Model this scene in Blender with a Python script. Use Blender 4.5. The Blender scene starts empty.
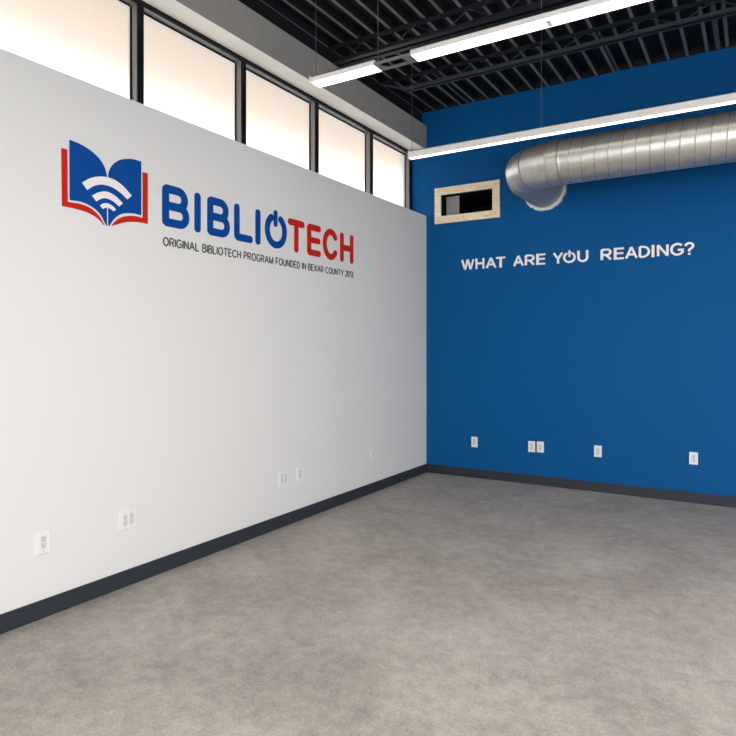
import bpy, bmesh, math, random
from mathutils import Vector, Matrix

scene = bpy.context.scene
C = scene.collection
PI = math.pi

# ------------------------------------------------------------------ camera
CAM = (3.4813, -7.0433, 1.55)
cam_data = bpy.data.cameras.new('camera')
cam_data.sensor_fit = 'HORIZONTAL'
cam_data.sensor_width = 36.0
cam_data.lens = 633.82 / 736.0 * 36.0
cam_data.shift_y = -(368.0 - 346.41) / 736.0
cam_data.clip_start = 0.05
cam = bpy.data.objects.new('camera', cam_data)
cam.location = CAM
cam.rotation_euler = (PI / 2, 0, 0.551)
C.objects.link(cam)
scene.camera = cam

# ------------------------------------------------------------------ world, daylight and exposure
world = bpy.data.worlds.new('overcast_sky')
scene.world = world
world.use_nodes = True
bg = world.node_tree.nodes['Background']
bg.inputs['Color'].default_value = (0.86, 0.93, 1.0, 1)
bg.inputs['Strength'].default_value = 3.9


def area_light(name, loc, rot, sx, sy, power, color=(1, 1, 1), spread=None):
    d = bpy.data.lights.new(name, 'AREA')
    d.shape = 'RECTANGLE'
    d.size, d.size_y = sx, sy
    d.energy = power
    d.color = color
    if spread:
        d.spread = spread
    o = bpy.data.objects.new(name, d)
    o.location = loc
    o.rotation_euler = rot
    C.objects.link(o)
    return o


# daylight lamps added at unseen, invented windows behind and to the right of the camera
area_light('added_rear_daylight', (4.1, -11.75, 1.75), (PI / 2, 0, 0), 6.6, 2.7, 80, (1.0, 0.99, 0.98))
area_light('added_side_daylight', (8.75, -6.2, 1.75), (PI / 2, 0, PI / 2), 6.0, 2.7, 25, (1.0, 0.99, 0.98))

# added rows of bare area lamps, unseen above and behind the camera, brightening the room
for yy in (-4.0, -5.6, -7.2, -8.8):
    area_light('added_lamp_row', (5.0, yy, 3.55), (0, 0, 0), 5.0, 0.12, 66, (1.0, 0.985, 0.97))

vs = scene.view_settings
vs.view_transform = 'Standard'
vs.look = 'None'
vs.exposure = 0.24
vs.gamma = 1.0
vs.use_curve_mapping = False
scene.cycles.use_denoising = True
scene.cycles.max_bounces = 10
scene.cycles.diffuse_bounces = 6
scene.cycles.glossy_bounces = 5


# ------------------------------------------------------------------ materials
def lin(c):
    return tuple((v / 12.92 if v <= 0.04045 else ((v + 0.055) / 1.055) ** 2.4) for v in [x / 255.0 for x in c])


def mat(name, rgb, rough=0.5, metal=0.0, spec=0.5, noise=0.0, nscale=8.0, bump=0.0, bscale=60.0, emit=None, estr=0.0):
    m = bpy.data.materials.new(name)
    m.use_nodes = True
    nt = m.node_tree
    b = nt.nodes['Principled BSDF']
    col = lin(rgb) + (1,)
    b.inputs['Base Color'].default_value = col
    b.inputs['Roughness'].default_value = rough
    b.inputs['Metallic'].default_value = metal
    b.inputs['Specular IOR Level'].default_value = spec
    tc = nt.nodes.new('ShaderNodeTexCoord')
    if noise > 0:
        n = nt.nodes.new('ShaderNodeTexNoise')
        n.inputs['Scale'].default_value = nscale
        n.inputs['Detail'].default_value = 4
        nt.links.new(tc.outputs['Object'], n.inputs['Vector'])
        r = nt.nodes.new('ShaderNodeMapRange')
        r.inputs['From Min'].default_value = 0.3
        r.inputs['From Max'].default_value = 0.7
        r.inputs['To Min'].default_value = 1 - noise
        r.inputs['To Max'].default_value = 1 + noise
        nt.links.new(n.outputs['Fac'], r.inputs['Value'])
        mx = nt.nodes.new('ShaderNodeVectorMath')
        mx.operation = 'SCALE'
        mx.inputs[0].default_value = col[:3]
        nt.links.new(r.outputs['Result'], mx.inputs['Scale'])
        nt.links.new(mx.outputs['Vector'], b.inputs['Base Color'])
    if bump > 0:
        n2 = nt.nodes.new('ShaderNodeTexNoise')
        n2.inputs['Scale'].default_value = bscale
        n2.inputs['Detail'].default_value = 3
        nt.links.new(tc.outputs['Object'], n2.inputs['Vector'])
        bp = nt.nodes.new('ShaderNodeBump')
        bp.inputs['Strength'].default_value = bump
        bp.inputs['Distance'].default_value = 0.004
        nt.links.new(n2.outputs['Fac'], bp.inputs['Height'])
        nt.links.new(bp.outputs['Normal'], b.inputs['Normal'])
    if emit:
        b.inputs['Emission Color'].default_value = lin(emit) + (1,)
        b.inputs['Emission Strength'].default_value = estr
    return m


def floor_material():
    m = bpy.data.materials.new('mottled_grey_floor')
    m.use_nodes = True
    nt = m.node_tree
    L = nt.links.new
    b = nt.nodes['Principled BSDF']
    b.inputs['Roughness'].default_value = 0.55
    b.inputs['Specular IOR Level'].default_value = 0.3
    tc = nt.nodes.new('ShaderNodeTexCoord')

    def noise(scale, detail, rough, sx=1.0, sy=1.0, dist=0.0):
        mp = nt.nodes.new('ShaderNodeMapping')
        mp.inputs['Scale'].default_value = (sx, sy, 1)
        L(tc.outputs['Object'], mp.inputs['Vector'])
        n = nt.nodes.new('ShaderNodeTexNoise')
        n.inputs['Scale'].default_value = scale
        n.inputs['Detail'].default_value = detail
        n.inputs['Roughness'].default_value = rough
        n.inputs['Distortion'].default_value = dist
        L(mp.outputs['Vector'], n.inputs['Vector'])
        return n.outputs['Fac']

    def mix(a, c, f):
        x = nt.nodes.new('ShaderNodeMix')
        x.data_type = 'FLOAT'
        x.inputs[0].default_value = f
        L(a, x.inputs[2])
        L(c, x.inputs[3])
        return x.outputs[0]

    big = noise(1.6, 6, 0.66, 1, 1, 0.4)
    mid = noise(11.0, 8, 0.78, 1.0, 1.0, 0.2)
    fine = noise(75.0, 4, 0.75, 1, 1)
    v = mix(mix(big, mid, 0.55), fine, 0.34)
    ramp = nt.nodes.new('ShaderNodeValToRGB')
    e = ramp.color_ramp.elements
    e[0].position, e[0].color = 0.40, lin((140, 132, 124)) + (1,)
    e[1].position, e[1].color = 0.60, lin((190, 181, 171)) + (1,)
    k = e.new(0.5)
    k.color = lin((166, 157, 148)) + (1,)
    L(v, ramp.inputs['Fac'])
    L(ramp.outputs['Color'], b.inputs['Base Color'])
    bp = nt.nodes.new('ShaderNodeBump')
    bp.inputs['Strength'].default_value = 0.12
    bp.inputs['Distance'].default_value = 0.003
    L(fine, bp.inputs['Height'])
    L(bp.outputs['Normal'], b.inputs['Normal'])
    return m


def pane_material():
    """frosted glazing: scatters daylight through, small surface sheen"""
    m = bpy.data.materials.new('frosted_glass')
    m.use_nodes = True
    nt = m.node_tree
    nt.nodes.remove(nt.nodes['Principled BSDF'])
    out = nt.nodes['Material Output']
    t = nt.nodes.new('ShaderNodeBsdfTranslucent')
    t.inputs['Color'].default_value = (0.9, 0.9, 0.9, 1)
    r = nt.nodes.new('ShaderNodeBsdfRefraction')
    r.inputs['Color'].default_value = (0.97, 0.97, 0.97, 1)
    r.inputs['Roughness'].default_value = 0.42
    r.inputs['IOR'].default_value = 1.3
    g = nt.nodes.new('ShaderNodeBsdfGlossy')
    g.inputs['Roughness'].default_value = 0.25
    m1 = nt.nodes.new('ShaderNodeMixShader')
    m1.inputs['Fac'].default_value = 0.64
    mx = nt.nodes.new('ShaderNodeMixShader')
    mx.inputs['Fac'].default_value = 0.04
    nt.links.new(t.outputs[0], m1.inputs[1])
    nt.links.new(r.outputs[0], m1.inputs[2])
    nt.links.new(m1.outputs[0], mx.inputs[1])
    nt.links.new(g.outputs[0], mx.inputs[2])
    nt.links.new(mx.outputs[0], out.inputs['Surface'])
    return m


def wood_material():
    m = bpy.data.materials.new('bare_pine')
    m.use_nodes = True
    nt = m.node_tree
    b = nt.nodes['Principled BSDF']
    b.inputs['Roughness'].default_value = 0.6
    tc = nt.nodes.new('ShaderNodeTexCoord')
    mp = nt.nodes.new('ShaderNodeMapping')
    mp.inputs['Scale'].default_value = (2.0, 12.0, 14.0)
    n = nt.nodes.new('ShaderNodeTexNoise')
    n.inputs['Scale'].default_value = 5
    n.inputs['Detail'].default_value = 5
    n.inputs['Distortion'].default_value = 0.6
    r = nt.nodes.new('ShaderNodeValToRGB')
    r.color_ramp.elements[0].position = 0.3
    r.color_ramp.elements[0].color = lin((232, 206, 166)) + (1,)
    r.color_ramp.elements[1].position = 0.7
    r.color_ramp.elements[1].color = lin((252, 238, 210)) + (1,)
    nt.links.new(tc.outputs['Object'], mp.inputs['Vector'])
    nt.links.new(mp.outputs['Vector'], n.inputs['Vector'])
    nt.links.new(n.outputs['Fac'], r.inputs['Fac'])
    nt.links.new(r.outputs['Color'], b.inputs['Base Color'])
    return m


M = {
    'white_wall': mat('white_wall_paint', (226, 222, 218), 0.75, 0, 0.25, bump=0.08, bscale=120),
    'plain_wall': mat('off_white_wall_paint', (222, 218, 212), 0.8, 0, 0.2),
    'blue_wall': mat('blue_wall_paint', (4, 84, 142), 0.6, 0, 0.12, bump=0.06, bscale=120),
    'grey_beam': mat('grey_painted_drywall', (158, 153, 147), 0.8, 0, 0.2, noise=0.04, nscale=6),
    'soffit': mat('cream_painted_drywall', (248, 242, 232), 0.8, 0, 0.2),
    'deck': mat('charcoal_painted_steel_deck', (108, 105, 102), 0.5, 0.0, 0.5, noise=0.2, nscale=3),
    'deck_pan': mat('black_deck_pan_with_shade', (16, 19, 25), 0.6, 0.0, 0.4, noise=0.2, nscale=3),  # pans and rib flanks blackened for the shade between the ribs
    'joist': mat('dark_painted_steel', (58, 60, 63), 0.5, 0.0, 0.5, noise=0.15, nscale=5),
    'joist_dark': mat('black_painted_steel', (24, 26, 30), 0.5, 0.0, 0.5, noise=0.15, nscale=5),
    'pipe': mat('dull_grey_conduit', (98, 98, 98), 0.45, 0.3, 0.5),
    'baseboard': mat('charcoal_rubber_base', (43, 48, 56), 0.45, 0, 0.4),
    'frame_black': mat('black_window_frame', (7, 9, 13), 0.5, 0, 0.25),
    'frame_grey': mat('frame_return_reflected_light', (128, 126, 123), 0.42, 0.3, 0.5),  # lighter grey stands for pane light reflected on the returns
    'added_eave': mat('added_tan_eave', (210, 150, 62), 0.8, 0, 0.2),
    'ground': mat('outdoor_paving', (146, 140, 126), 0.9),
    'blue_sign': mat('blue_sign_acrylic', (0, 70, 146), 0.5, 0, 0.15),
    'red_sign': mat('red_sign_acrylic', (196, 36, 18), 0.5, 0, 0.15),
    'white_sign': mat('white_sign_acrylic', (240, 234, 228), 0.4, 0, 0.4),
    'grey_sign': mat('dark_grey_sign_vinyl', (92, 90, 90), 0.5, 0, 0.3),
    'white_letter': mat('white_letter_acrylic', (250, 246, 242), 0.35, 0, 0.5),
    'plate': mat('white_outlet_plastic', (234, 232, 230), 0.3, 0, 0.4),
    'plate_face': mat('white_receptacle_plastic', (216, 214, 213), 0.35, 0, 0.5),
    'slot': mat('outlet_slot_dark', (120, 115, 112), 0.6),
    'screw': mat('painted_screw_head', (205, 203, 200), 0.35, 0.3),
    'fixture': mat('white_fixture_enamel', (236, 231, 225), 0.45, 0, 0.4),
    'fixture_grey': mat('grey_fixture_enamel', (120, 118, 115), 0.45, 0.2, 0.4),
    'lens': mat('glowing_light_diffuser', (235, 232, 225), 0.5, 0, 0.3, emit=(255, 249, 236), estr=2.5),
    'wire': mat('steel_hanging_wire', (120, 122, 126), 0.4, 0.5),
    'galv': mat('galvanised_duct_steel', (200, 196, 189), 0.36, 0.75, 0.5, noise=0.10, nscale=14, bump=0.05, bscale=25),
    'galv_seam': mat('duct_seam_shadow_gap', (158, 155, 150), 0.45, 0.75, 0.5),  # seams, joints and sleeve grooves coloured darker for their shadow gaps
    'galv_edge': mat('galvanised_flange_steel', (226, 223, 219), 0.5, 0.25, 0.5, noise=0.06),
    'boot_grey': mat('grey_sheet_metal', (150, 146, 143), 0.55, 0.0, 0.4),
    'boot_dark': mat('black_duct_liner', (12, 14, 18), 0.8, 0, 0.2),
    'nail': mat('brown_nail_head', (150, 112, 78), 0.5, 0.2),
    'floor': floor_material(),
    'pane': pane_material(),
    'wood': wood_material(),
}


# ------------------------------------------------------------------ helpers
def box(bm, x0, x1, y0, y1, z0, z1):
    v = [bm.verts.new(p) for p in ((x0, y0, z0), (x1, y0, z0), (x1, y1, z0), (x0, y1, z0),
                                   (x0, y0, z1), (x1, y0, z1), (x1, y1, z1), (x0, y1, z1))]
    for f in ((0, 3, 2, 1), (4, 5, 6, 7), (0, 1, 5, 4), (1, 2, 6, 5), (2, 3, 7, 6), (3, 0, 4, 7)):
        bm.faces.new([v[i] for i in f])


def rod(bm, a, b, r, n=10):
    a, b = Vector(a), Vector(b)
    d = (b - a).normalized()
    s = d.cross(Vector((0, 0, 1)))
    if s.length < 1e-3:
        s = Vector((1, 0, 0))
    s.normalize()
    t = d.cross(s)
    rings = []
    for p in (a, b):
        rings.append([bm.verts.new(p + r * (math.cos(2 * PI * k / n) * s + math.sin(2 * PI * k / n) * t)) for k in range(n)])
    for k in range(n):
        bm.faces.new((rings[0][k], rings[0][(k + 1) % n], rings[1][(k + 1) % n], rings[1][k]))
    bm.faces.new(rings[0][::-1])
    bm.faces.new(rings[1])


def prism(bm, pts, fn, t):
    """polygon of 2-D points, mapped to the place by fn(a, b, depth), thickness t"""
    n = len(pts)
    lo = [bm.verts.new(fn(a, b, 0.0)) for a, b in pts]
    hi = [bm.verts.new(fn(a, b, t)) for a, b in pts]
    f1 = bm.faces.new(hi)
    f0 = bm.faces.new(lo[::-1])
    for k in range(n):
        bm.faces.new((lo[k], lo[(k + 1) % n], hi[(k + 1) % n], hi[k]))
    f0.normal_update()
    f1.normal_update()
    bmesh.ops.triangulate(bm, faces=[f0, f1])


def obj(name, bm, m, parent=None, origin=None, bevel=0.0, smooth=False):
    bmesh.ops.recalc_face_normals(bm, faces=bm.faces[:])
    o0 = Vector(origin) if origin else Vector((0, 0, 0))
    if origin:
        bmesh.ops.translate(bm, verts=bm.verts[:], vec=-o0)
    me = bpy.data.meshes.new(name)
    bm.to_mesh(me)
    bm.free()
    for mm in (m if isinstance(m, (list, tuple)) else [m]):
        me.materials.append(mm)
    if smooth:
        for p in me.polygons:
            p.use_smooth = True
    o = bpy.data.objects.new(name, me)
    C.objects.link(o)
    o.location = o0
    if parent:
        o.parent = parent
        pw = Vector((0, 0, 0))
        q = parent
        while q:
            pw += q.location
            q = q.parent
        o.location = o0 - pw
    if bevel > 0:
        md = o.modifiers.new('bevel', 'BEVEL')
        md.width = bevel
        md.segments = 2
        md.limit_method = 'ANGLE'
    return o


def thing(name, loc, label=None, cat=None, group=None, kind=None):
    o = bpy.data.objects.new(name, None)
    o.empty_display_size = 0.1
    C.objects.link(o)
    o.location = loc
    tag(o, label, cat, group, kind)
    return o


def tag(o, label=None, cat=None, group=None, kind=None):
    for k, v in (('label', label), ('category', cat), ('group', group), ('kind', kind)):
        if v:
            o[k] = v
    return o


def boxes(name, m, items, parent=None, kind=None, bevel=0.0, origin=None):
    bm = bmesh.new()
    for it in items:
        box(bm, *it)
    o = obj(name, bm, m, parent, origin, bevel)
    if kind:
        o['kind'] = kind
    return o


def S(name, m, items, label=None, cat=None, parent=None):
    o = boxes(name, m, items, parent, 'structure')
    return tag(o, label, cat)


# ------------------------------------------------------------------ the room
XR, YR = 8.6, -11.6              # right wall, rear wall
ZT = 3.16                        # top of the white furred-out wall
WX = -0.36                       # back of the left wall
ZC = 4.44                        # underside of the deck ribs

S('floor', M['floor'], [(WX, XR + 0.3, YR - 0.3, 0.3, -0.12, 0.0)], 'mottled grey concrete-look floor across the whole room', 'floor')
S('wall_left', M['white_wall'], [(WX, 0.0, YR, 0.0, 0.0, ZT)], 'tall white wall under the row of high windows', 'wall')
# blue end wall with a rectangular hole for the duct opening
HX0, HX1, HZ0, HZ1 = 0.204, 0.858, 3.132, 3.387
S('wall_back', M['blue_wall'], [(WX, HX0, 0.0, 0.2, 0.0, 4.75), (HX1, XR + 0.3, 0.0, 0.2, 0.0, 4.75),
                                 (HX0, HX1, 0.0, 0.2, 0.0, HZ0), (HX0, HX1, 0.0, 0.2, HZ1, 4.75)],
  'deep blue painted end wall carrying the white lettering', 'wall')
# right wall and rear wall with openings for the added storefront windows
S('wall_right', M['plain_wall'], [(XR, XR + 0.2, YR, 0, 0, 0.35), (XR, XR + 0.2, YR, 0, 3.15, 4.75),
                                  (XR, XR + 0.2, -3.1, 0, 0.35, 3.15), (XR, XR + 0.2, YR, -9.3, 0.35, 3.15)],
  'off-white wall on the right side of the room', 'wall')
S('wall_front', M['plain_wall'], [(WX, XR + 0.2, YR - 0.2, YR, 0, 0.35), (WX, XR + 0.2, YR - 0.2, YR, 3.15, 4.75),
                                  (WX, 0.75, YR - 0.2, YR, 0.35, 3.15), (7.45, XR + 0.2, YR - 0.2, YR, 0.35, 3.15)],
  'off-white wall behind the camera', 'wall')
# header over the clerestory windows
S('wall_header', [M['grey_beam'], M['soffit']], [(WX, 0.0, YR, 0.0, 3.98, 4.272)],
  'grey painted bulkhead running above the high windows', 'bulkhead')
hd = bpy.data.objects['wall_header'].data
for p in hd.polygons:
    if p.normal.z < -0.5:
        p.material_index = 1
S('wall_upper', M['joist_dark'], [(WX, -0.06, YR, 0.0, 4.272, 4.75)])

# metal deck ceiling: pans darkened for the shade between narrow raised-down ribs running away from the camera
bm = bmesh.new()
PITCH, RW, FL = 0.1735, 0.030, 0.016
x = -0.30
prof = []
k0 = round((0.807 - x) / PITCH)
x = 0.807 - k0 * PITCH
while x < XR + 0.1:
    prof += [(x - RW / 2 - FL, ZC + 0.075, 1), (x - RW / 2, ZC, 0), (x + RW / 2, ZC, 1), (x + RW / 2 + FL, ZC + 0.075, 2)]
    x += PITCH
rows = [[bm.verts.new((a, y, z)) for a, z, _ in prof] for y in (YR, 0.0)]
for k in range(len(prof) - 1):
    f = bm.faces.new((rows[0][k], rows[0][k + 1], rows[1][k + 1], rows[1][k]))
    f.material_index = 0 if abs(prof[k][1] - ZC) < 1e-6 and abs(prof[k + 1][1] - ZC) < 1e-6 else 1
dk = obj('ceiling', bm, [M['deck'], M['deck_pan']])
tag(dk, 'dark ribbed steel deck ceiling', 'ceiling', kind='structure')
S('roof', M['deck_pan'], [(WX, XR + 0.3, YR - 0.3, 0.3, 4.76, 4.9)])

# black closure strip filling the deck flutes over the blue wall
S('trim_1', M['deck_pan'], [(-0.06, XR, -0.008, 0.0, ZC - 0.002, 4.76)])

# baseboards
S('baseboard_left', M['baseboard'], [(0.0, 0.011, YR, 0.0, 0.0, 0.104)], 'charcoal rubber baseboard along the white wall', 'baseboard')
S('baseboard_back', M['baseboard'], [(0.011, XR, -0.011, 0.0, 0.0, 0.104)], 'charcoal rubber baseboard along the blue wall', 'baseboard')

# ------------------------------------------------------------------ clerestory windows
WF, WG = -0.20, -0.275           # frame front, glass plane
Y_R = [-0.052, -0.941, -1.978, -3.018, -4.067, -5.115]     # room-corner side of every mullion front
MW = 0.05
ends = [('corner', -0.052)]
for n in range(1, 7):
    yb = 0.0 if n == 1 else Y_R[n - 1] - MW + 0.0          # far side of this window opening
    yb = -0.052 if n == 1 else Y_R[n - 1] - MW
    ya = Y_R[n] if n < 6 else -6.2                         # near side
    w = thing('window_%d' % n, (WG, (ya + yb) / 2, ZT), kind='structure')
    tag(w, 'frosted high window number %d counted from the blue wall' % n, 'window')
    zt = 3.945
    b = 0.010
    # front cover strips (black), returns (lightened for reflected pane light) and gaskets (black)
    it = [(WF - 0.014, WF, ya - MW, ya, ZT, 3.98), (WF - 0.014, WF, ya, yb, zt, 3.98)]
    if n == 1:
        it.append((WF - 0.014, WF, yb, 0.0, ZT, 3.98))
    boxes('frame', M['frame_black'], it, w)
    it = [(WG + 0.008, WF - 0.014, ya - MW + 0.002, ya - 0.002, ZT, 3.98), (WG + 0.008, WF - 0.014, ya - 0.002, yb, zt + 0.002, 3.98)]
    if n == 1:
        it.append((WG + 0.008, WF - 0.014, yb + 0.002, 0.0, ZT, 3.98))
    boxes('frame_return', M['frame_grey'], it, w)
    boxes('gasket', M['frame_black'], [(WG - 0.008, WG + 0.008, ya - 0.002, ya + b, ZT, zt), (WG - 0.008, WG + 0.008, yb - b, yb + 0.004, ZT, zt),
                                       (WG - 0.008, WG + 0.008, ya + b, yb - b, zt - b, zt + 0.004)], w)
    boxes('pane', M['pane'], [(WG - 0.003, WG + 0.003, ya + b, yb - b, ZT, zt - b)], w)
S('wall_clerestory', M['plain_wall'], [(WX, WG, YR, -6.3, ZT, 3.98)])
# outside: an added unseen overhang that shades and tints the panes, and paving below
S('added_eave', M['added_eave'], [(-1.75, WX, YR, 1.0, 4.02, 4.12)])
S('ground', M['ground'], [(-12, WX - 0.02, YR - 6, 6, -0.3, -0.14)])

# added unseen storefront windows for the daylight lamps, behind the camera and on the right
w = thing('window_7', (4.1, YR - 0.1, 0.35), kind='structure')
it = [(0.75, 7.45, YR - 0.13, YR - 0.07, 0.35, 0.41), (0.75, 7.45, YR - 0.13, YR - 0.07, 3.09, 3.15)]
for xx in (0.75, 2.41, 4.07, 5.73, 7.39):
    it.append((xx, xx + 0.06, YR - 0.13, YR - 0.07, 0.41, 3.09))
boxes('frame', M['frame_black'], it, w)
w = thing('window_8', (XR + 0.1, -6.2, 0.35), kind='structure')
it = [(XR + 0.07, XR + 0.13, -9.3, -3.1, 0.35, 0.41), (XR + 0.07, XR + 0.13, -9.3, -3.1, 3.09, 3.15)]
for yy in (-9.3, -7.25, -5.2, -3.16):
    it.append((XR + 0.07, XR + 0.13, yy, yy + 0.06, 0.41, 3.09))
boxes('frame', M['frame_black'], it, w)

# ------------------------------------------------------------------ roof joists and pipes
def angle_pair(bm, x0, x1, y, z, leg=0.045, gap=0.022, t=0.006, up=True):
    s = 1 if up else -1
    for d in (-1, 1):
        ya = y + d * gap / 2
        box(bm, x0, x1, min(ya, ya + d * leg), max(ya, ya + d * leg), min(z, z + s * t), max(z, z + s * t))
        box(bm, x0, x1, min(ya, ya + d * t), max(ya, ya + d * t), min(z, z + s * leg), max(z, z + s * leg))


def joist(y, z, x0, label, m, leg):
    t = thing('steel_joist', (x0, y, z), label, 'roof joist')
    bm = bmesh.new()
    angle_pair(bm, x0, XR, y, z, leg)
    obj('bottom_chord', bm, m, t)
    bm = bmesh.new()
    angle_pair(bm, -0.05, XR, y, ZC - 0.002, 0.02, up=False)
    obj('top_chord', bm, M['joist_dark'], t)
    bm = bmesh.new()
    xx, up = x0 + 0.06, True
    while xx < XR - 0.3:
        a, b = (z + 0.02, ZC - 0.02) if up else (ZC - 0.02, z + 0.02)
        rod(bm, (xx, y, a), (xx + 0.26, y, b), 0.0055, 8)
        xx += 0.26
        up = not up
    obj('web', bm, M['joist_dark'], t)
    return t


joist(-2.0, 4.25, 0.03, 'black open-web steel joist crossing the ceiling behind the glowing hanging light', M['joist_dark'], 0.06)
j2 = joist(-1.05, 4.285, 0.25, 'grey double-angle steel joist crossing the ceiling close to the blue wall', M['joist'], 0.04)
bm = bmesh.new()
rod(bm, (-0.04, -1.05, 4.42), (0.30, -1.05, 4.295), 0.014, 8)
obj('end_brace', bm, M['joist'], j2)

for xx, zz, r, ye, label in ((2.235, 4.452, 0.012, -0.98, 'thin grey conduit under the deck above the question lettering'),
                             (0.545, 4.452, 0.010, -0.98, 'thin grey conduit under the deck ending near the wood-framed opening'),
                             (3.155, 4.45, 0.022, -0.98, 'thick grey pipe under the deck at the far right end of the blue wall')):
    bm = bmesh.new()
    rod(bm, (xx, ye, zz), (xx, -0.002, zz), r, 12)
    if r < 0.02:
        rod(bm, (xx, -0.03, zz), (xx, 0.0, zz), r * 1.5, 12)
    tag(obj('conduit', bm, M['pipe'], None, (xx, -0.5, zz), smooth=False), label, 'conduit')

# ------------------------------------------------------------------ hanging linear lights
def linear_light(x0, x1, y, z, wid, hgt, label, segs, gaps, wires, joints):
    """y: near bottom edge, runs along x; segs: lit stretches, gaps: open bracket stretches"""
    t = thing('linear_light', (x0, y + wid / 2, z), label, 'hanging light', 'hanging linear lights')
    y0, y1 = y, y + wid
    for a, b in segs:
        boxes('housing', M['fixture'], [(a, b, y0, y0 + 0.006, z, z + hgt), (a, b, y1 - 0.006, y1, z, z + hgt),
                                        (a, b, y0, y1, z + hgt - 0.006, z + hgt),
                                        (a, a + 0.004, y0 + 0.006, y1 - 0.006, z, z + hgt - 0.006),
                                        (b - 0.004, b, y0 + 0.006, y1 - 0.006, z, z + hgt - 0.006)], t)
        boxes('diffuser', M['lens'], [(a + 0.005, b - 0.005, y0 + 0.007, y1 - 0.007, z - 0.004, z + 0.004)], t)
    for a, b in gaps:
        c = 0.05
        bm = bmesh.new()
        for s, ya in ((1, y0), (-1, y1)):
            yi = ya + s * 0.014
            prism(bm, [(a, ya), (b, ya), (b, yi), (a, yi)], lambda p, q, d: (p, q, z + d), hgt * 0.45)
        box(bm, a, a + c * 0.55, y0 + 0.014, y1 - 0.014, z, z + hgt * 0.45)
        box(bm, b - c, b - c * 0.4, y0 + 0.014, y1 - 0.014, z, z + hgt * 0.45)
        for (p, q) in (((a + c * 0.55, y0 + 0.014), (1, 1)), ((a + c * 0.55, y1 - 0.014), (1, -1)),
                       ((b - c, y0 + 0.014), (-1, 1)), ((b - c, y1 - 0.014), (-1, -1))):
            prism(bm, [p, (p[0] + q[0] * 0.03, p[1]), (p[0], p[1] + q[1] * 0.03)], lambda u, v, d: (u, v, z + d), hgt * 0.45)
        obj('connector_frame', bm, M['fixture_grey'], t)
    boxes('end_cap', M['plate'], [(x0 - 0.012, x0 + 0.0, y0 - 0.004, y1 + 0.004, z - 0.006, z + hgt + 0.006)], t, bevel=0.003)
    for xx in joints:
        boxes('joint_clip', M['fixture'], [(xx - 0.014, xx + 0.014, y0 + 0.02, y1 - 0.02, z - 0.010, z - 0.003)], t, bevel=0.003)
    for xx in wires:
        bm = bmesh.new()
        rod(bm, (xx, y0 + wid * 0.5, z + hgt), (xx, y0 + wid * 0.5, ZC + 0.02), 0.0026, 6)
        rod(bm, (xx, y0 + wid * 0.5, z + hgt), (xx, y0 + wid * 0.5, z + hgt + 0.03), 0.007, 8)
        obj('hanging_wire', bm, M['wire'], t)
    return t


linear_light(0.53, 6.6, -3.09, 3.60, 0.125, 0.040, 'long glowing hanging light nearest the camera, with an open bracket near its left end',
             [(0.53, 1.10), (1.40, 6.6)], [(1.10, 1.40)], (0.535, 1.10, 2.31, 4.6), (2.36,))
linear_light(0.49, 6.6, -1.384, 3.45, 0.062, 0.068, 'long white-sided hanging light running just in front of the silver duct',
             [(0.49, 6.6)], [], (0.505, 1.82, 4.6), ())

# ------------------------------------------------------------------ spiral duct
DR, DY, DZ, DX, ER = 0.21, -0.95, 3.30, 1.464, 0.33
duct = thing('spiral_duct', (DX, 0.0, DZ), 'large round silver spiral duct elbowing into the blue wall', 'duct')


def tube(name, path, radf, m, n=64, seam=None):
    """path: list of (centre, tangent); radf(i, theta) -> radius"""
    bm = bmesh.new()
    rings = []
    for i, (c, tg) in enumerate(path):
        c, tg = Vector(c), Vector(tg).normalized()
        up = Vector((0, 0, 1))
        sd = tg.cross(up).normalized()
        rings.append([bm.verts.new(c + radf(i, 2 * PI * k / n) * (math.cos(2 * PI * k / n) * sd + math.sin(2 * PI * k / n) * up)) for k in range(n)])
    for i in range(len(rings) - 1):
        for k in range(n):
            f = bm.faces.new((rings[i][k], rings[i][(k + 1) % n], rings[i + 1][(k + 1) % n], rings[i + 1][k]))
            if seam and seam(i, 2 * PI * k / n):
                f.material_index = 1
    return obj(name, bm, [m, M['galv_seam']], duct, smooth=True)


# straight run with a spiral lock seam
SP = 0.115
X0 = DX + ER + 0.10
xs = []
x = X0 + 0.02
while x < XR:
    xs.append(x)
    x += 0.0042 if x < 4.2 else 0.05


def spiral_r(i, th):
    s = ((xs[i] - X0) / SP - th / (2 * PI)) % 1.0
    return DR + (0.0022 if s < 0.06 else 0.0)


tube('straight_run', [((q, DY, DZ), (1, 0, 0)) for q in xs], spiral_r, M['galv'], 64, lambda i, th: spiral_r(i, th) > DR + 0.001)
# collar where the elbow meets the run
cs = [X0 - 0.10, X0 - 0.085, X0 - 0.08, X0 + 0.0, X0 + 0.02, X0 + 0.03]
cr_ = [DR + 0.001, DR + 0.001, DR + 0.003, DR + 0.003, DR + 0.007, DR + 0.001]
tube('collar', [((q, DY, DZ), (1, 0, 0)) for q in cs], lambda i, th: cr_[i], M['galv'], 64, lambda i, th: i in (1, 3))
# elbow of three gores (each gore straight, crimped at the joints)
cx, cy = DX + ER, DY + ER
NG = 3
path, rad = [], []
for g in range(NG):
    a0, a1 = PI / 2 * g / NG, PI / 2 * (g + 1) / NG
    for q, dr in ((0.0, 0.0), (0.03, 0.004), (0.06, 0.0), (0.5, 0.0), (0.94, 0.0), (0.97, 0.004), (1.0, 0.0)):
        a = a0 + (a1 - a0) * q
        pa = Vector((cx - ER * math.sin(a0), cy - ER * math.cos(a0), DZ))
        pb = Vector((cx - ER * math.sin(a1), cy - ER * math.cos(a1), DZ))
        path.append((pa.lerp(pb, q), (-math.cos(a), math.sin(a), 0)))
        rad.append(DR + dr)
tube('elbow', path, lambda i, th: rad[i], M['galv'], 64, lambda i, th: i % 7 in (0, 5))
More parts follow.
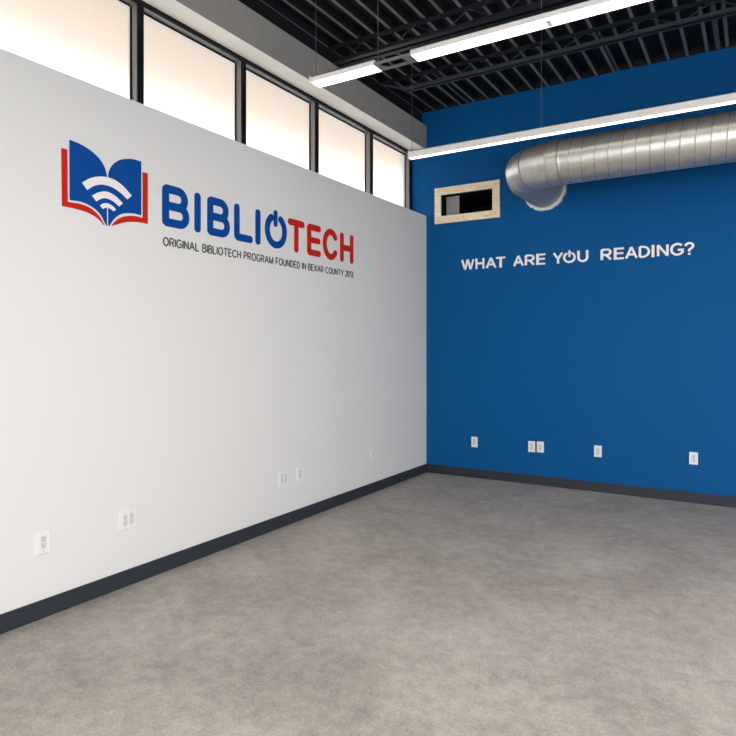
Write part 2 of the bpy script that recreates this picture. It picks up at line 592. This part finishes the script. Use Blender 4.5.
# ribbed sleeve running into the wall and the jagged flange against it
ys, rr = [], []
y = cy
while y < -0.035:
    ph = ((y - cy) / 0.075) % 1.0
    ys.append(y)
    rr.append(DR + (0.002 if ph > 0.2 else -0.008))
    y += 0.005
ys.append(-0.03)
rr.append(DR + 0.001)
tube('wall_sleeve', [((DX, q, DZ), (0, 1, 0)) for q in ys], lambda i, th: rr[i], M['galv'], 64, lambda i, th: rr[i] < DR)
bm = bmesh.new()
n = 72
rng = random.Random(4)
inner = [DR + 0.002] * n
outer = [DR + 0.034 + (rng.uniform(-0.004, 0.004)) + (-0.008 if k % 6 == 0 else 0) for k in range(n)]
lay = []
for yy in (-0.03, -0.0005):
    for rads in (inner, outer):
        lay.append([bm.verts.new((DX + rads[k] * math.cos(2 * PI * k / n), yy, DZ + rads[k] * math.sin(2 * PI * k / n))) for k in range(n)])
for k in range(n):
    j = (k + 1) % n
    for a, b in ((0, 1), (1, 3), (3, 2), (2, 0)):
        bm.faces.new((lay[a][k], lay[a][j], lay[b][j], lay[b][k]))
obj('wall_flange', bm, M['galv_edge'], duct)

# ------------------------------------------------------------------ wood-framed opening in the blue wall
fr = thing('opening_frame', (0.53, 0, 3.04), 'bare wooden frame around a dark duct opening high on the blue wall', 'wooden frame')
FX0, FX1, FZ0, FZ1, FT = 0.12, 0.948, 3.042, 3.477, 0.022
bmk = [('rail', (FX0, FX1, -FT, 0, HZ1, FZ1)), ('rail', (FX0, FX1, -FT, 0, FZ0, HZ0)),
       ('stile', (FX0, HX0, -FT, 0, HZ0, HZ1)), ('stile', (HX1, FX1, -FT, 0, HZ0, HZ1))]
for nm, b in bmk:
    boxes(nm, M['wood'], [b], fr, bevel=0.002)
bm = bmesh.new()
for px, pz in ((0.16, 3.085), (0.50, 3.09), (0.90, 3.085), (0.16, 3.43), (0.58, 3.435), (0.90, 3.43), (0.905, 3.26), (0.16, 3.2)):
    rod(bm, (px, -FT - 0.002, pz), (px, -FT + 0.004, pz), 0.006, 10)
nl = obj('nail_head', bm, M['nail'], fr)
nl['kind'] = 'stuff'
# the sheet-metal boot inside the hole: grey left cheek, black liner elsewhere
bt = thing('duct_boot', (0.53, 0.1, HZ0), 'black-lined duct box with a grey metal plate inside the wood-framed wall opening', 'duct')
boxes('side_panel', M['boot_grey'], [(HX0 + 0.028, 0.40, 0.08, 0.09, HZ0 + 0.008, HZ1 - 0.008)], bt)
boxes('liner', M['boot_dark'], [(HX0 + 0.003, HX0 + 0.008, 0.004, 0.8, HZ0 + 0.004, HZ1 - 0.004), (HX1 - 0.006, HX1 - 0.003, 0.004, 0.8, HZ0 + 0.004, HZ1 - 0.004),
                                (HX0 + 0.008, HX1 - 0.006, 0.004, 0.8, HZ1 - 0.008, HZ1 - 0.004),
                                (HX0 + 0.008, HX1 - 0.006, 0.004, 0.8, HZ0 + 0.004, HZ0 + 0.008),
                                (HX0, HX1, 0.8, 0.81, HZ0, HZ1)], bt)


# ------------------------------------------------------------------ lettering
def on_left(a, b, d):            # wall along y at x = 0, reading towards the blue wall
    return (d, a, b)


def on_blue(a, b, d):            # wall along x at y = 0
    return (a, -d, b)


def stroke(bm, pts, w, fn, t, caps=True, closed=False):
    """flat round-ended stroke of width w along 2-D points"""
    n = len(pts)
    L_, R_ = [], []
    for i in range(n):
        p = Vector(pts[i])
        if closed:
            a, b = Vector(pts[i - 1]), Vector(pts[(i + 1) % n])
        else:
            a, b = Vector(pts[max(i - 1, 0)]), Vector(pts[min(i + 1, n - 1)])
        d0 = (p - a).normalized() if (p - a).length > 1e-9 else (b - p).normalized()
        d1 = (b - p).normalized() if (b - p).length > 1e-9 else d0
        d = (d0 + d1).normalized()
        nn = Vector((-d.y, d.x))
        s = 1.0 / max(0.5, nn.dot(Vector((-d0.y, d0.x))))
        L_.append(p + nn * w / 2 * s)
        R_.append(p - nn * w / 2 * s)
    if closed:
        for k in range(n):
            j = (k + 1) % n
            v = [[bm.verts.new(fn(q.x, q.y, h)) for q in (L_[k], L_[j], R_[j], R_[k])] for h in (0, t)]
            bm.faces.new(v[1])
            bm.faces.new((v[0][0], v[0][1], v[1][1], v[1][0]))
            bm.faces.new((v[0][2], v[0][3], v[1][3], v[1][2]))
        bmesh.ops.remove_doubles(bm, verts=bm.verts[:], dist=1e-6)
        return
    pl = list(L_)
    if caps:
        e, d = Vector(pts[-1]), (Vector(pts[-1]) - Vector(pts[-2])).normalized()
        a0 = math.atan2(d.x, -d.y)
        a0 = math.atan2(L_[-1].y - e.y, L_[-1].x - e.x)
        pl += [e + Vector((math.cos(a0 - PI * k / 10), math.sin(a0 - PI * k / 10))) * w / 2 for k in range(1, 10)]
    pl += R_[::-1]
    if caps:
        e = Vector(pts[0])
        a0 = math.atan2(R_[0].y - e.y, R_[0].x - e.x)
        pl += [e + Vector((math.cos(a0 - PI * k / 10), math.sin(a0 - PI * k / 10))) * w / 2 for k in range(1, 10)]
    prism(bm, [(q.x, q.y) for q in pl], fn, t)


def arc(cx, cy, rx, ry, a0, a1, n=20):
    return [(cx + rx * math.cos(math.radians(a0 + (a1 - a0) * k / n)), cy + ry * math.sin(math.radians(a0 + (a1 - a0) * k / n))) for k in range(n + 1)]


ZB, ZH = 2.381, 2.670            # bottom and top of the big letters
SW = 0.058


def big_letter(ch, a0, a1, parent, m, label=None):
    h = SW / 2
    l, r, b, t = a0 + h, a1 - h, ZB + h, ZH - h
    mz = (b + t) / 2
    bm = bmesh.new()
    T = 0.006
    if ch == 'I':
        c = (a0 + a1) / 2
        stroke(bm, [(c, ZB + h), (c, ZH - h)], SW, on_left, T)
    elif ch == 'L':
        stroke(bm, [(l, t), (l, b + 0.02)] + arc(l + 0.02, b + 0.02, 0.02, 0.02, 180, 270, 6)[1:] + [(r, b)], SW, on_left, T)
    elif ch == 'T':
        c = (a0 + a1) / 2
        stroke(bm, [(l, t), (r, t)], SW, on_left, T)
        stroke(bm, [(c, t - 0.01), (c, b)], SW, on_left, T - 0.0006)
    elif ch == 'E':
        stroke(bm, [(r, t), (l + 0.015, t)] + arc(l + 0.015, t - 0.015, 0.015, 0.015, 90, 180, 5)[1:] +
               [(l, b + 0.015)] + arc(l + 0.015, b + 0.015, 0.015, 0.015, 180, 270, 5)[1:] + [(r, b)], SW, on_left, T)
        stroke(bm, [(l + 0.01, mz), (r - 0.005, mz)], SW * 0.95, on_left, T - 0.0006)
    elif ch == 'C':
        cc = (a0 + a1) / 2 + 0.005
        stroke(bm, arc(cc, mz, cc - l, t - mz + 0.004, 38, 322, 40), SW, on_left, T)
    elif ch == 'H':
        stroke(bm, [(l, t), (l, b)], SW, on_left, T)
        stroke(bm, [(r, t), (r, b)], SW, on_left, T)
        stroke(bm, [(l + 0.01, mz), (r - 0.01, mz)], SW, on_left, T - 0.0006)
    elif ch == 'B':
        rr1, rr2 = (t - mz) / 2, (mz - b) / 2
        top = [(l, t - 0.01), (l + 0.012, t)] + arc(r - rr1 - 0.014, t - rr1, rr1, rr1, 90, -90, 16) + [(l + 0.01, mz)]
        bot = [(l + 0.01, mz)] + arc(r - rr2, mz - rr2, rr2, rr2, 90, -90, 16) + [(l + 0.012, b), (l, b + 0.01)]
        stroke(bm, [(l, b + 0.006), (l, t - 0.006)], SW, on_left, T)
        stroke(bm, top, SW, on_left, T - 0.0005)
        stroke(bm, bot, SW, on_left, T - 0.001)
    elif ch == 'O':                # drawn as a power button
        cc = (a0 + a1) / 2
        ry, rx = (ZH + 0.012 - ZB) / 2 - h, (a1 - a0) / 2 - h
        stroke(bm, arc(cc, ZB + h + ry, rx, ry, 122, 418, 48), SW, on_left, T)
        stroke(bm, [(cc - 0.006, ZB + 0.205), (cc - 0.006, ZB + 0.300)], SW * 0.82, on_left, T - 0.0006)
    o = obj('letter', bm, m, parent, (0.0, (a0 + a1) / 2, ZB))
    if label:
        o['label'] = label
    return o


sign = thing('wall_sign', (0, -2.87, ZB), 'large blue and red BIBLIOTECH lettering on the white wall', 'wall sign')
EXT = [('B', -4.078, -3.836), ('I', -3.788, -3.725), ('B', -3.660, -3.425), ('L', -3.376, -3.165), ('I', -3.132, -3.069),
       ('O', -3.014, -2.730), ('T', -2.711, -2.478), ('E', -2.435, -2.228), ('C', -2.191, -1.946), ('H', -1.901, -1.667)]
for i, (ch, a0, a1) in enumerate(EXT):
    big_letter(ch, a0, a1, sign, M['blue_sign'] if i < 6 else M['red_sign'], 'blue raised letter' if i < 6 else 'red raised letter')

# open-book emblem
PAGES = [(-4.7659,2.7761),(-4.755,2.7752),(-4.7441,2.7745),(-4.7331,2.7737),(-4.722,2.7728),(-4.711,2.7716),(-4.7,2.7698),(-4.689,2.7677),(-4.678,2.7653),(-4.667,2.7625),(-4.656,2.7594),(-4.6451,2.7558),(-4.6344,2.7518),(-4.6236,2.7473),(-4.6127,2.7423),(-4.6019,2.7369),(-4.5915,2.7311),(-4.5816,2.725),(-4.5726,2.7187),(-4.5643,2.7121),(-4.5567,2.7051),(-4.5497,2.6979),(-4.5433,2.6904),(-4.5375,2.6827),(-4.5323,2.6748),(-4.5279,2.6667),(-4.5245,2.6582),(-4.5216,2.6495),(-4.5191,2.6406),(-4.5165,2.6318),(-4.5137,2.6231),(-4.5125,2.6049),(-4.5008,2.6076),(-4.5008,2.6132),(-4.501,2.6187),(-4.5012,2.6243),(-4.5011,2.6299),(-4.5007,2.6357),(-4.4996,2.6417),(-4.4979,2.648),(-4.4959,2.6546),(-4.4934,2.6613),(-4.4904,2.6681),(-4.487,2.6749),(-4.4831,2.6816),(-4.4787,2.6883),(-4.4738,2.695),(-4.4684,2.7017),(-4.4625,2.7083),(-4.4563,2.7147),(-4.4497,2.7208),(-4.4428,2.7265),(-4.4356,2.732),(-4.428,2.7373),(-4.4198,2.7424),(-4.4109,2.7472),(-4.4011,2.7516),(-4.3902,2.7559),(-4.3782,2.76),(-4.3654,2.7639),(-4.3522,2.7673),(-4.3391,2.7702),(-4.3264,2.7725),(-4.3141,2.774),(-4.302,2.7747),(-4.2898,2.7748),(-4.2777,2.7747),(-4.2655,2.7746),(-4.2532,2.7748),(-4.2532,2.4193),(-4.2655,2.4195),(-4.2777,2.4199),(-4.2898,2.4204),(-4.302,2.4206),(-4.3141,2.4202),(-4.3264,2.4192),(-4.339,2.4175),(-4.352,2.4154),(-4.365,2.4127),(-4.3777,2.4096),(-4.3899,2.4059),(-4.4011,2.4016),(-4.4115,2.3967),(-4.4213,2.3912),(-4.4305,2.3851),(-4.4393,2.3785),(-4.4476,2.3715),(-4.4557,2.3639),(-4.4632,2.3557),(-4.4702,2.3468),(-4.4768,2.3374),(-4.4832,2.3277),(-4.4895,2.3181),(-4.4961,2.3087),(-4.5008,2.3079),(-4.502,2.4206),(-4.5137,2.4184),(-4.5125,2.306),(-4.5136,2.307),(-4.5142,2.3074),(-4.5149,2.3078),(-4.516,2.3087),(-4.5178,2.3109),(-4.5207,2.3149),(-4.5248,2.3213),(-4.5297,2.3297),(-4.5354,2.3393),(-4.5416,2.3493),(-4.5483,2.3588),(-4.5554,2.367),(-4.5627,2.3742),(-4.5704,2.3809),(-4.5786,2.3872),(-4.5873,2.393),(-4.5966,2.3983),(-4.6065,2.4032),(-4.6172,2.4076),(-4.6284,2.4116),(-4.6403,2.4151),(-4.6526,2.4182),(-4.6653,2.4206),(-4.6784,2.4223),(-4.6919,2.4232),(-4.706,2.4232),(-4.7205,2.4226),(-4.7351,2.4217),(-4.7496,2.4209),(-4.7638,2.4203)]
COVER_L = [(-4.8176,2.7139),(-4.7805,2.7142),(-4.7773,2.4061),(-4.7626,2.4066),(-4.7475,2.4074),(-4.7322,2.4082),(-4.7172,2.4088),(-4.7027,2.4089),(-4.6892,2.4084),(-4.6768,2.4074),(-4.6652,2.406),(-4.6542,2.4042),(-4.6437,2.4018),(-4.6335,2.3988),(-4.6233,2.395),(-4.6131,2.3904),(-4.603,2.3849),(-4.5933,2.3788),(-4.5839,2.3721),(-4.575,2.3651),(-4.5669,2.3579),(-4.5596,2.3504),(-4.5531,2.3424),(-4.5472,2.334),(-4.5416,2.3254),(-4.5359,2.3168),(-4.53,2.3083),(-4.531,2.3086),(-4.5315,2.3086),(-4.532,2.3085),(-4.533,2.3088),(-4.5349,2.3099),(-4.5381,2.3121),(-4.5426,2.3157),(-4.5481,2.3206),(-4.5545,2.3263),(-4.5616,2.3321),(-4.5696,2.3378),(-4.5783,2.3428),(-4.5878,2.3473),(-4.5984,2.3517),(-4.6097,2.3559),(-4.6214,2.3598),(-4.6334,2.3632),(-4.6455,2.3661),(-4.6575,2.3683),(-4.6696,2.37),(-4.6819,2.3713),(-4.6946,2.3723),(-4.7077,2.3732),(-4.7215,2.3739),(-4.736,2.3745),(-4.7512,2.3748),(-4.7668,2.3749),(-4.7825,2.3749),(-4.7982,2.375),(-4.8135,2.3751)]
COVER_R = [(-4.2401,2.7065),(-4.2005,2.7092),(-4.2005,2.3707),(-4.2153,2.3705),(-4.2299,2.3704),(-4.2445,2.3703),(-4.259,2.3701),(-4.2735,2.3694),(-4.2882,2.3681),(-4.3027,2.3664),(-4.317,2.3644),(-4.3314,2.362),(-4.3459,2.3591),(-4.3609,2.3556),(-4.3765,2.3512),(-4.3928,2.3459),(-4.4096,2.3396),(-4.4269,2.3327),(-4.4442,2.3255),(-4.4615,2.3183),(-4.4783,2.3116),(-4.4754,2.3158),(-4.4727,2.3199),(-4.4701,2.324),(-4.4671,2.3282),(-4.4636,2.3327),(-4.4593,2.3374),(-4.454,2.3427),(-4.4481,2.3485),(-4.4416,2.3545),(-4.4346,2.3604),(-4.4272,2.3661),(-4.4194,2.3712),(-4.4112,2.3759),(-4.4024,2.3802),(-4.3932,2.3843),(-4.3837,2.3881),(-4.3739,2.3915),(-4.3641,2.3945),(-4.354,2.3971),(-4.3435,2.3992),(-4.3329,2.401),(-4.3221,2.4025),(-4.3115,2.4036),(-4.301,2.4045),(-4.2907,2.4049),(-4.2806,2.4049),(-4.2705,2.4046),(-4.2604,2.4041),(-4.2503,2.4036),(-4.2401,2.4032)]
ARC1 = [(-4.686,2.5391),(-4.6767,2.546),(-4.6676,2.5531),(-4.6585,2.5602),(-4.6491,2.5671),(-4.6393,2.5737),(-4.6289,2.5796),(-4.6177,2.5852),(-4.6059,2.5904),(-4.5937,2.5953),(-4.5811,2.5997),(-4.5683,2.6034),(-4.5554,2.6064),(-4.5422,2.6086),(-4.5284,2.6103),(-4.5145,2.6112),(-4.5005,2.6115),(-4.4868,2.611),(-4.4736,2.6096),(-4.4609,2.6073),(-4.4487,2.6042),(-4.4367,2.6002),(-4.4248,2.5955),(-4.413,2.5901),(-4.4011,2.584),(-4.3892,2.5769),(-4.3774,2.5688),(-4.3657,2.5599),(-4.3539,2.5506),(-4.3421,2.5413),(-4.3302,2.5323),(-4.3616,2.5027),(-4.3724,2.509),(-4.3832,2.5156),(-4.3939,2.5221),(-4.4046,2.5283),(-4.4151,2.5341),(-4.4255,2.5391),(-4.4357,2.5434),(-4.4456,2.5472),(-4.4555,2.5506),(-4.4653,2.5534),(-4.4753,2.5557),(-4.4854,2.5575),(-4.496,2.5587),(-4.5068,2.5595),(-4.5178,2.5597),(-4.5287,2.5594),(-4.5393,2.5585),(-4.5496,2.5569),(-4.5597,2.5547),(-4.5696,2.5518),(-4.5793,2.5483),(-4.5888,2.5443),(-4.5978,2.54),(-4.6065,2.5355),(-4.6146,2.5307),(-4.6223,2.5253),(-4.6296,2.5195),(-4.6367,2.5137),(-4.6438,2.5078),(-4.651,2.5021)]
ARC2 = [(-4.6188,2.4749),(-4.6113,2.4799),(-4.6039,2.4852),(-4.5964,2.4905),(-4.5888,2.4956),(-4.5809,2.5003),(-4.5726,2.5045),(-4.5636,2.5083),(-4.5542,2.5119),(-4.5445,2.5152),(-4.5346,2.5178),(-4.5247,2.5197),(-4.5148,2.5205),(-4.5051,2.5202),(-4.4952,2.5191),(-4.4853,2.5171),(-4.4754,2.5143),(-4.4655,2.5109),(-4.4557,2.5069),(-4.4459,2.5021),(-4.4362,2.4962),(-4.4266,2.4897),(-4.4169,2.4829),(-4.4072,2.476),(-4.3974,2.4694),(-4.4255,2.4442),(-4.4325,2.4484),(-4.4392,2.4528),(-4.4459,2.4572),(-4.4528,2.4614),(-4.46,2.4652),(-4.4676,2.4683),(-4.4761,2.4709),(-4.4852,2.4732),(-4.4947,2.475),(-4.504,2.4763),(-4.5128,2.4772),(-4.5207,2.4774),(-4.5275,2.477),(-4.5336,2.476),(-4.5392,2.4744),(-4.5445,2.4724),(-4.5498,2.4701),(-4.5554,2.4674),(-4.5611,2.4644),(-4.5669,2.4608),(-4.5726,2.4568),(-4.5783,2.4526),(-4.5839,2.4485),(-4.5896,2.4446)]
ARC3 = [(-4.5634,2.4254),(-4.5593,2.4283),(-4.5554,2.4314),(-4.5514,2.4346),(-4.5473,2.4375),(-4.5429,2.4402),(-4.5381,2.4424),(-4.5328,2.4442),(-4.527,2.4457),(-4.5209,2.4469),(-4.5148,2.4477),(-4.5088,2.4481),(-4.5031,2.4481),(-4.4978,2.4474),(-4.4927,2.4463),(-4.4877,2.4447),(-4.4829,2.4427),(-4.4782,2.4405),(-4.4736,2.4383),(-4.4691,2.4357),(-4.4649,2.4329),(-4.4608,2.4297),(-4.4567,2.4265),(-4.4526,2.4233),(-4.4485,2.4202),(-4.4664,2.4065),(-4.47,2.4084),(-4.4736,2.4104),(-4.4772,2.4123),(-4.4807,2.4142),(-4.4843,2.4158),(-4.4878,2.4171),(-4.4914,2.418),(-4.495,2.4186),(-4.4987,2.419),(-4.5022,2.4193),(-4.5057,2.4193),(-4.509,2.4193),(-4.5121,2.4191),(-4.5151,2.4189),(-4.518,2.4184),(-4.5208,2.4178),(-4.5236,2.417),(-4.5265,2.416),(-4.5294,2.4147),(-4.5323,2.4131),(-4.5352,2.4113),(-4.5381,2.4094),(-4.541,2.4075),(-4.5439,2.4057)]
emb = thing('book_emblem', (0, -4.5, 2.25), 'blue and red open book emblem with white signal arcs on the white wall', 'wall emblem')
for nm, pts, m, d0, t in (('pages', PAGES, M['blue_sign'], 0.0, 0.005), ('cover', COVER_L, M['red_sign'], 0.0, 0.0045),
                          ('cover', COVER_R, M['red_sign'], 0.0, 0.0045), ('signal_arc', ARC1, M['white_sign'], 0.0, 0.0065),
                          ('signal_arc', ARC2, M['white_sign'], 0.0, 0.0065), ('signal_arc', ARC3, M['white_sign'], 0.0, 0.0065)):
    bm = bmesh.new()
    prism(bm, pts, on_left, t)
    if nm == 'signal_arc':
        bmesh.ops.translate(bm, verts=bm.verts[:], vec=(0.0005, 0, 0))
    obj(nm, bm, m, emb, (0.0, pts[0][0], pts[0][1]))


def letterform(ch):
    """centre lines of a plain sans capital in a box about 1 high; each entry is one stroke"""
    W = {'I': 0, 'E': .58, 'F': .54, 'L': .54, 'T': .72, 'M': .86, 'W': 1.18, 'A': .84, 'X': .74, 'Y': .78, 'N': .70, 'H': .70,
         'O': .84, 'G': .80, 'C': .78, 'D': .70, 'B': .62, 'P': .60, 'R': .66, 'U': .68, '0': .52, '1': .26, '2': .50, '3': .50, '?': .52}[ch]
    A = lambda *q, n=14: arc(*q, n=n)
    mid = 0.5
    d = {
        'I': [[(0, 0), (0, 1)]],
        'L': [[(0, 1), (0, 0), (W, 0)]],
        'T': [[(0, 1), (W, 1)], [(W / 2, 1), (W / 2, 0)]],
        'E': [[(W, 1), (0, 1), (0, 0), (W, 0)], [(0, mid + .02), (W * .93, mid + .02)]],
        'F': [[(W, 1), (0, 1), (0, 0)], [(0, mid), (W * .9, mid)]],
        'H': [[(0, 0), (0, 1)], [(W, 0), (W, 1)], [(0, mid + .02), (W, mid + .02)]],
        'A': [[(0, 0), (W / 2, 1.0)], [(W / 2, 1.0), (W, 0)], [(W * .2, .34), (W * .8, .34)]],
        'M': [[(0, 0), (0, 1)], [(W, 0), (W, 1)], [(0, 1), (W / 2, .0)], [(W / 2, .0), (W, 1)]],
        'N': [[(0, 0), (0, 1)], [(W, 0), (W, 1)], [(0, 1), (W, 0)]],
        'W': [[(0, 1), (W * .26, 0)], [(W * .26, 0), (W * .5, 1)], [(W * .5, 1), (W * .74, 0)], [(W * .74, 0), (W, 1)]],
        'X': [[(0, 0), (W, 1)], [(0, 1), (W, 0)]],
        'Y': [[(0, 1), (W / 2, .44)], [(W, 1), (W / 2, .44)], [(W / 2, .5), (W / 2, 0)]],
        'O': ['c', A(W / 2, .5, W / 2, .5, 0, 360, n=36)[:-1]],
        '0': ['c', A(W / 2, .5, W / 2, .5, 0, 360, n=28)[:-1]],
        'C': [A(W * .52, .5, W * .52, .5, 42, 318, n=30)],
        'G': [A(W * .52, .5, W * .52, .5, 44, 318, n=30) + [(W * .96, .2), (W * .96, .44), (W * .56, .44)]],
        'D': [[(0, 0), (0, 1)], [(0, 1), (W - .5, 1)] + A(W - .5, .5, .5, .5, 90, -90, n=20)[1:] + [(0, 0)]],
        'U': [[(0, 1), (0, W / 2)] + A(W / 2, W / 2, W / 2, W / 2, 180, 360, n=18)[1:] + [(W, 1)]],
        'B': [[(0, 0), (0, 1)], [(0, 1), (W - .28, 1)] + A(W - .28, .765, .235, .235, 90, -90)[1:] + [(0, .53)],
              [(0, .53), (W - .265, .53)] + A(W - .265, .265, .265, .265, 90, -90)[1:] + [(0, 0)]],
        'P': [[(0, 0), (0, 1)], [(0, 1), (W - .27, 1)] + A(W - .27, .73, .27, .27, 90, -90)[1:] + [(0, .46)]],
        'R': [[(0, 0), (0, 1)], [(0, 1), (W - .30, 1)] + A(W - .30, .735, .265, .265, 90, -90)[1:] + [(0, .47)], [(W * .48, .47), (W, 0)]],
        '1': [[(0, .78), (W, 1.0), (W, 0)]],
        '2': [A(W / 2, .73, W / 2, .27, 165, -30) + [(0, 0), (W, 0)]],
        '3': [A(W / 2, .75, W / 2 - .02, .25, 150, -90), A(W / 2, .26, W / 2, .26, 90, -155)],
        '?': [A(W / 2, .74, W / 2, .26, 175, -35) + [(W * .5, .40), (W * .5, .24)], [(W * .5, .10), (W * .5, -.055)]],
    }[ch]
    closed = d[0] == 'c'
    return (d[1:] if closed else d), closed, W


def write(bm, ch, x, s, w):
    st, closed, W = letterform(ch)
    for k, line in enumerate(st):
        stroke(bm, [(x + p, q) for p, q in line], w, lambda a, b, d: (a, b, d), 1.0 - 0.04 * k, caps=False, closed=closed)
    return W


def fit_line(name, text, w, gap, space, a0, a1, z0, z1, thick, fn, m, parent=None):
    """write text as one mesh per word, the whole line stretched to a0..a1 by z0..z1"""
    words, x = [], 0.0
    for wd in text.split(' '):
        bm = bmesh.new()
        for ch in wd:
            x += write(bm, ch, x, 1.0, w) + w + gap
        x += space
        words.append(bm)
    vs_ = [v.co for bm in words for v in bm.verts]
    lx, hx, ly, hy = min(v.x for v in vs_), max(v.x for v in vs_), min(v.y for v in vs_), max(v.y for v in vs_)
    sx = (a1 - a0) / (hx - lx)
    for bm in words:
        mid = 0.0
        for v in bm.verts:
            a = a0 + (v.co.x - lx) * sx
            mid += a / len(bm.verts)
            v.co = fn(a, z0 + (v.co.y - ly) / (hy - ly) * (z1 - z0), v.co.z * thick)
        obj(name, bm, m, parent, fn(mid, z0, 0.0))


tl = thing('tagline_sign', (0, -2.87, 2.241), 'small dark grey line of capital lettering under the blue and red sign', 'wall sign')
fit_line('word', 'ORIGINAL BIBLIOTECH PROGRAM FOUNDED IN BEXAR COUNTY 2013', 0.20, 0.08, 0.50, -4.072, -1.667, 2.241, 2.311, 0.003, on_left, M['grey_sign'], tl)

# white letters on the blue wall
WZ0, WZ1 = 2.462, 2.585
qs = thing('wall_sign', (1.7, 0, WZ0), 'raised white lettering asking WHAT ARE YOU READING on the blue wall', 'wall sign')
Q = [('W', 0.466, 0.632), ('H', 0.648, 0.757), ('A', 0.774, 0.902), ('T', 0.902, 1.008), ('A', 1.105, 1.227), ('R', 1.239, 1.353),
     ('E', 1.371, 1.471), ('Y', 1.556, 1.668), ('*', 1.668, 1.802), ('U', 1.819, 1.934), ('R', 2.060, 2.174), ('E', 2.194, 2.293),
     ('A', 2.305, 2.427), ('D', 2.437, 2.546), ('I', 2.560, 2.587), ('N', 2.609, 2.718), ('G', 2.731, 2.855), ('?', 2.860, 2.949)]
for ch, a0, a1 in Q:
    if ch == '*':                  # the O is a power button
        bm = bmesh.new()
        cc = (a0 + a1) / 2
        stroke(bm, arc(cc, (WZ0 + WZ1) / 2 - 0.003, (a1 - a0) / 2 - 0.011, (WZ1 - WZ0) / 2 - 0.011, 122, 418, 40), 0.021, on_blue, 0.016)
        stroke(bm, [(cc, WZ0 + 0.072), (cc, WZ1 + 0.004)], 0.020, on_blue, 0.016)
        obj('letter', bm, M['white_letter'], qs, (cc, 0, WZ0))
    else:
        fit_line('letter', ch, 0.185, 0, 0, a0, a1, WZ0 - (0.002 if ch in 'GU' else 0), WZ1 + (0.002 if ch in 'G?' else 0), 0.014, on_blue, M['white_letter'], qs)


# ------------------------------------------------------------------ electrical outlets
def outlet(u, z, fn, label, group, wid=0.078, hgt=0.122, gangs=1, blank=False):
    base = Vector(fn(u, z, 0))
    t = thing('wall_outlet', base, label, 'outlet', group)

    def pbox(name, a0, a1, b0, b1, d0, d1, m, bev=0.0, par=None):
        p, q = fn(u + a0, z + b0, d0), fn(u + a1, z + b1, d1)
        lo = [min(p[i], q[i]) for i in range(3)]
        hi = [max(p[i], q[i]) for i in range(3)]
        return boxes(name, m, [(lo[0], hi[0], lo[1], hi[1], lo[2], hi[2])], par or t, bevel=bev, origin=[(lo[i] + hi[i]) / 2 for i in range(3)])

    pbox('cover_plate', -wid / 2, wid / 2, -hgt / 2, hgt / 2, 0, 0.008, M['plate'], 0.0025)
    for g in range(gangs):
        c = 0.0 if gangs == 1 else (-0.024 + 0.048 * g)
        f = pbox('receptacle', c - 0.017, c + 0.017, -0.036, 0.036, 0.008, 0.0105, M['plate_face'], 0.001)
        for s in (-1, 1):
            zc = s * 0.019
            pbox('slot', c - 0.0085, c - 0.0055, zc + 0.0, zc + 0.011, 0.0105, 0.0112, M['slot'], 0, f)
            pbox('slot', c + 0.0055, c + 0.0085, zc + 0.0, zc + 0.009, 0.0105, 0.0112, M['slot'], 0, f)
            pbox('ground_hole', c - 0.003, c + 0.003, zc - 0.011, zc - 0.005, 0.0105, 0.0112, M['slot'], 0, f)
        for s in (-1, 1):
            pbox('screw', c - 0.003, c + 0.003, s * 0.049 - 0.003, s * 0.049 + 0.003, 0.008, 0.0092, M['screw'])
    return t


GW, GB = 'outlets low on the white wall', 'outlets low on the blue wall'
outlet(-4.931, 0.432, on_left, 'white single outlet on the white wall, nearest the camera', GW, 0.088, 0.132)
outlet(-4.357, 0.431, on_left, 'wide double outlet on the white wall, second from the camera', GW, 0.128, 0.128, 2)
outlet(-2.776, 0.417, on_left, 'wide double outlet on the white wall beside a narrow one', GW, 0.128, 0.125, 2)
outlet(-2.545, 0.416, on_left, 'narrow outlet on the white wall right beside a wide double one', GW, 0.088, 0.125)
outlet(-1.291, 0.414, on_left, 'white single outlet on the white wall, nearest the blue corner', GW, 0.088, 0.122)
outlet(0.632, 0.421, on_blue, 'single outlet on the blue wall nearest the white wall corner', GB)
outlet(1.317, 0.423, on_blue, 'left one of the two side-by-side outlets on the blue wall', GB)
outlet(1.415, 0.426, on_blue, 'right one of the two side-by-side outlets on the blue wall', GB)
outlet(2.032, 0.432, on_blue, 'single outlet on the blue wall between the pair and the far right one', GB)
outlet(2.942, 0.441, on_blue, 'single outlet on the blue wall farthest from the white wall', GB)
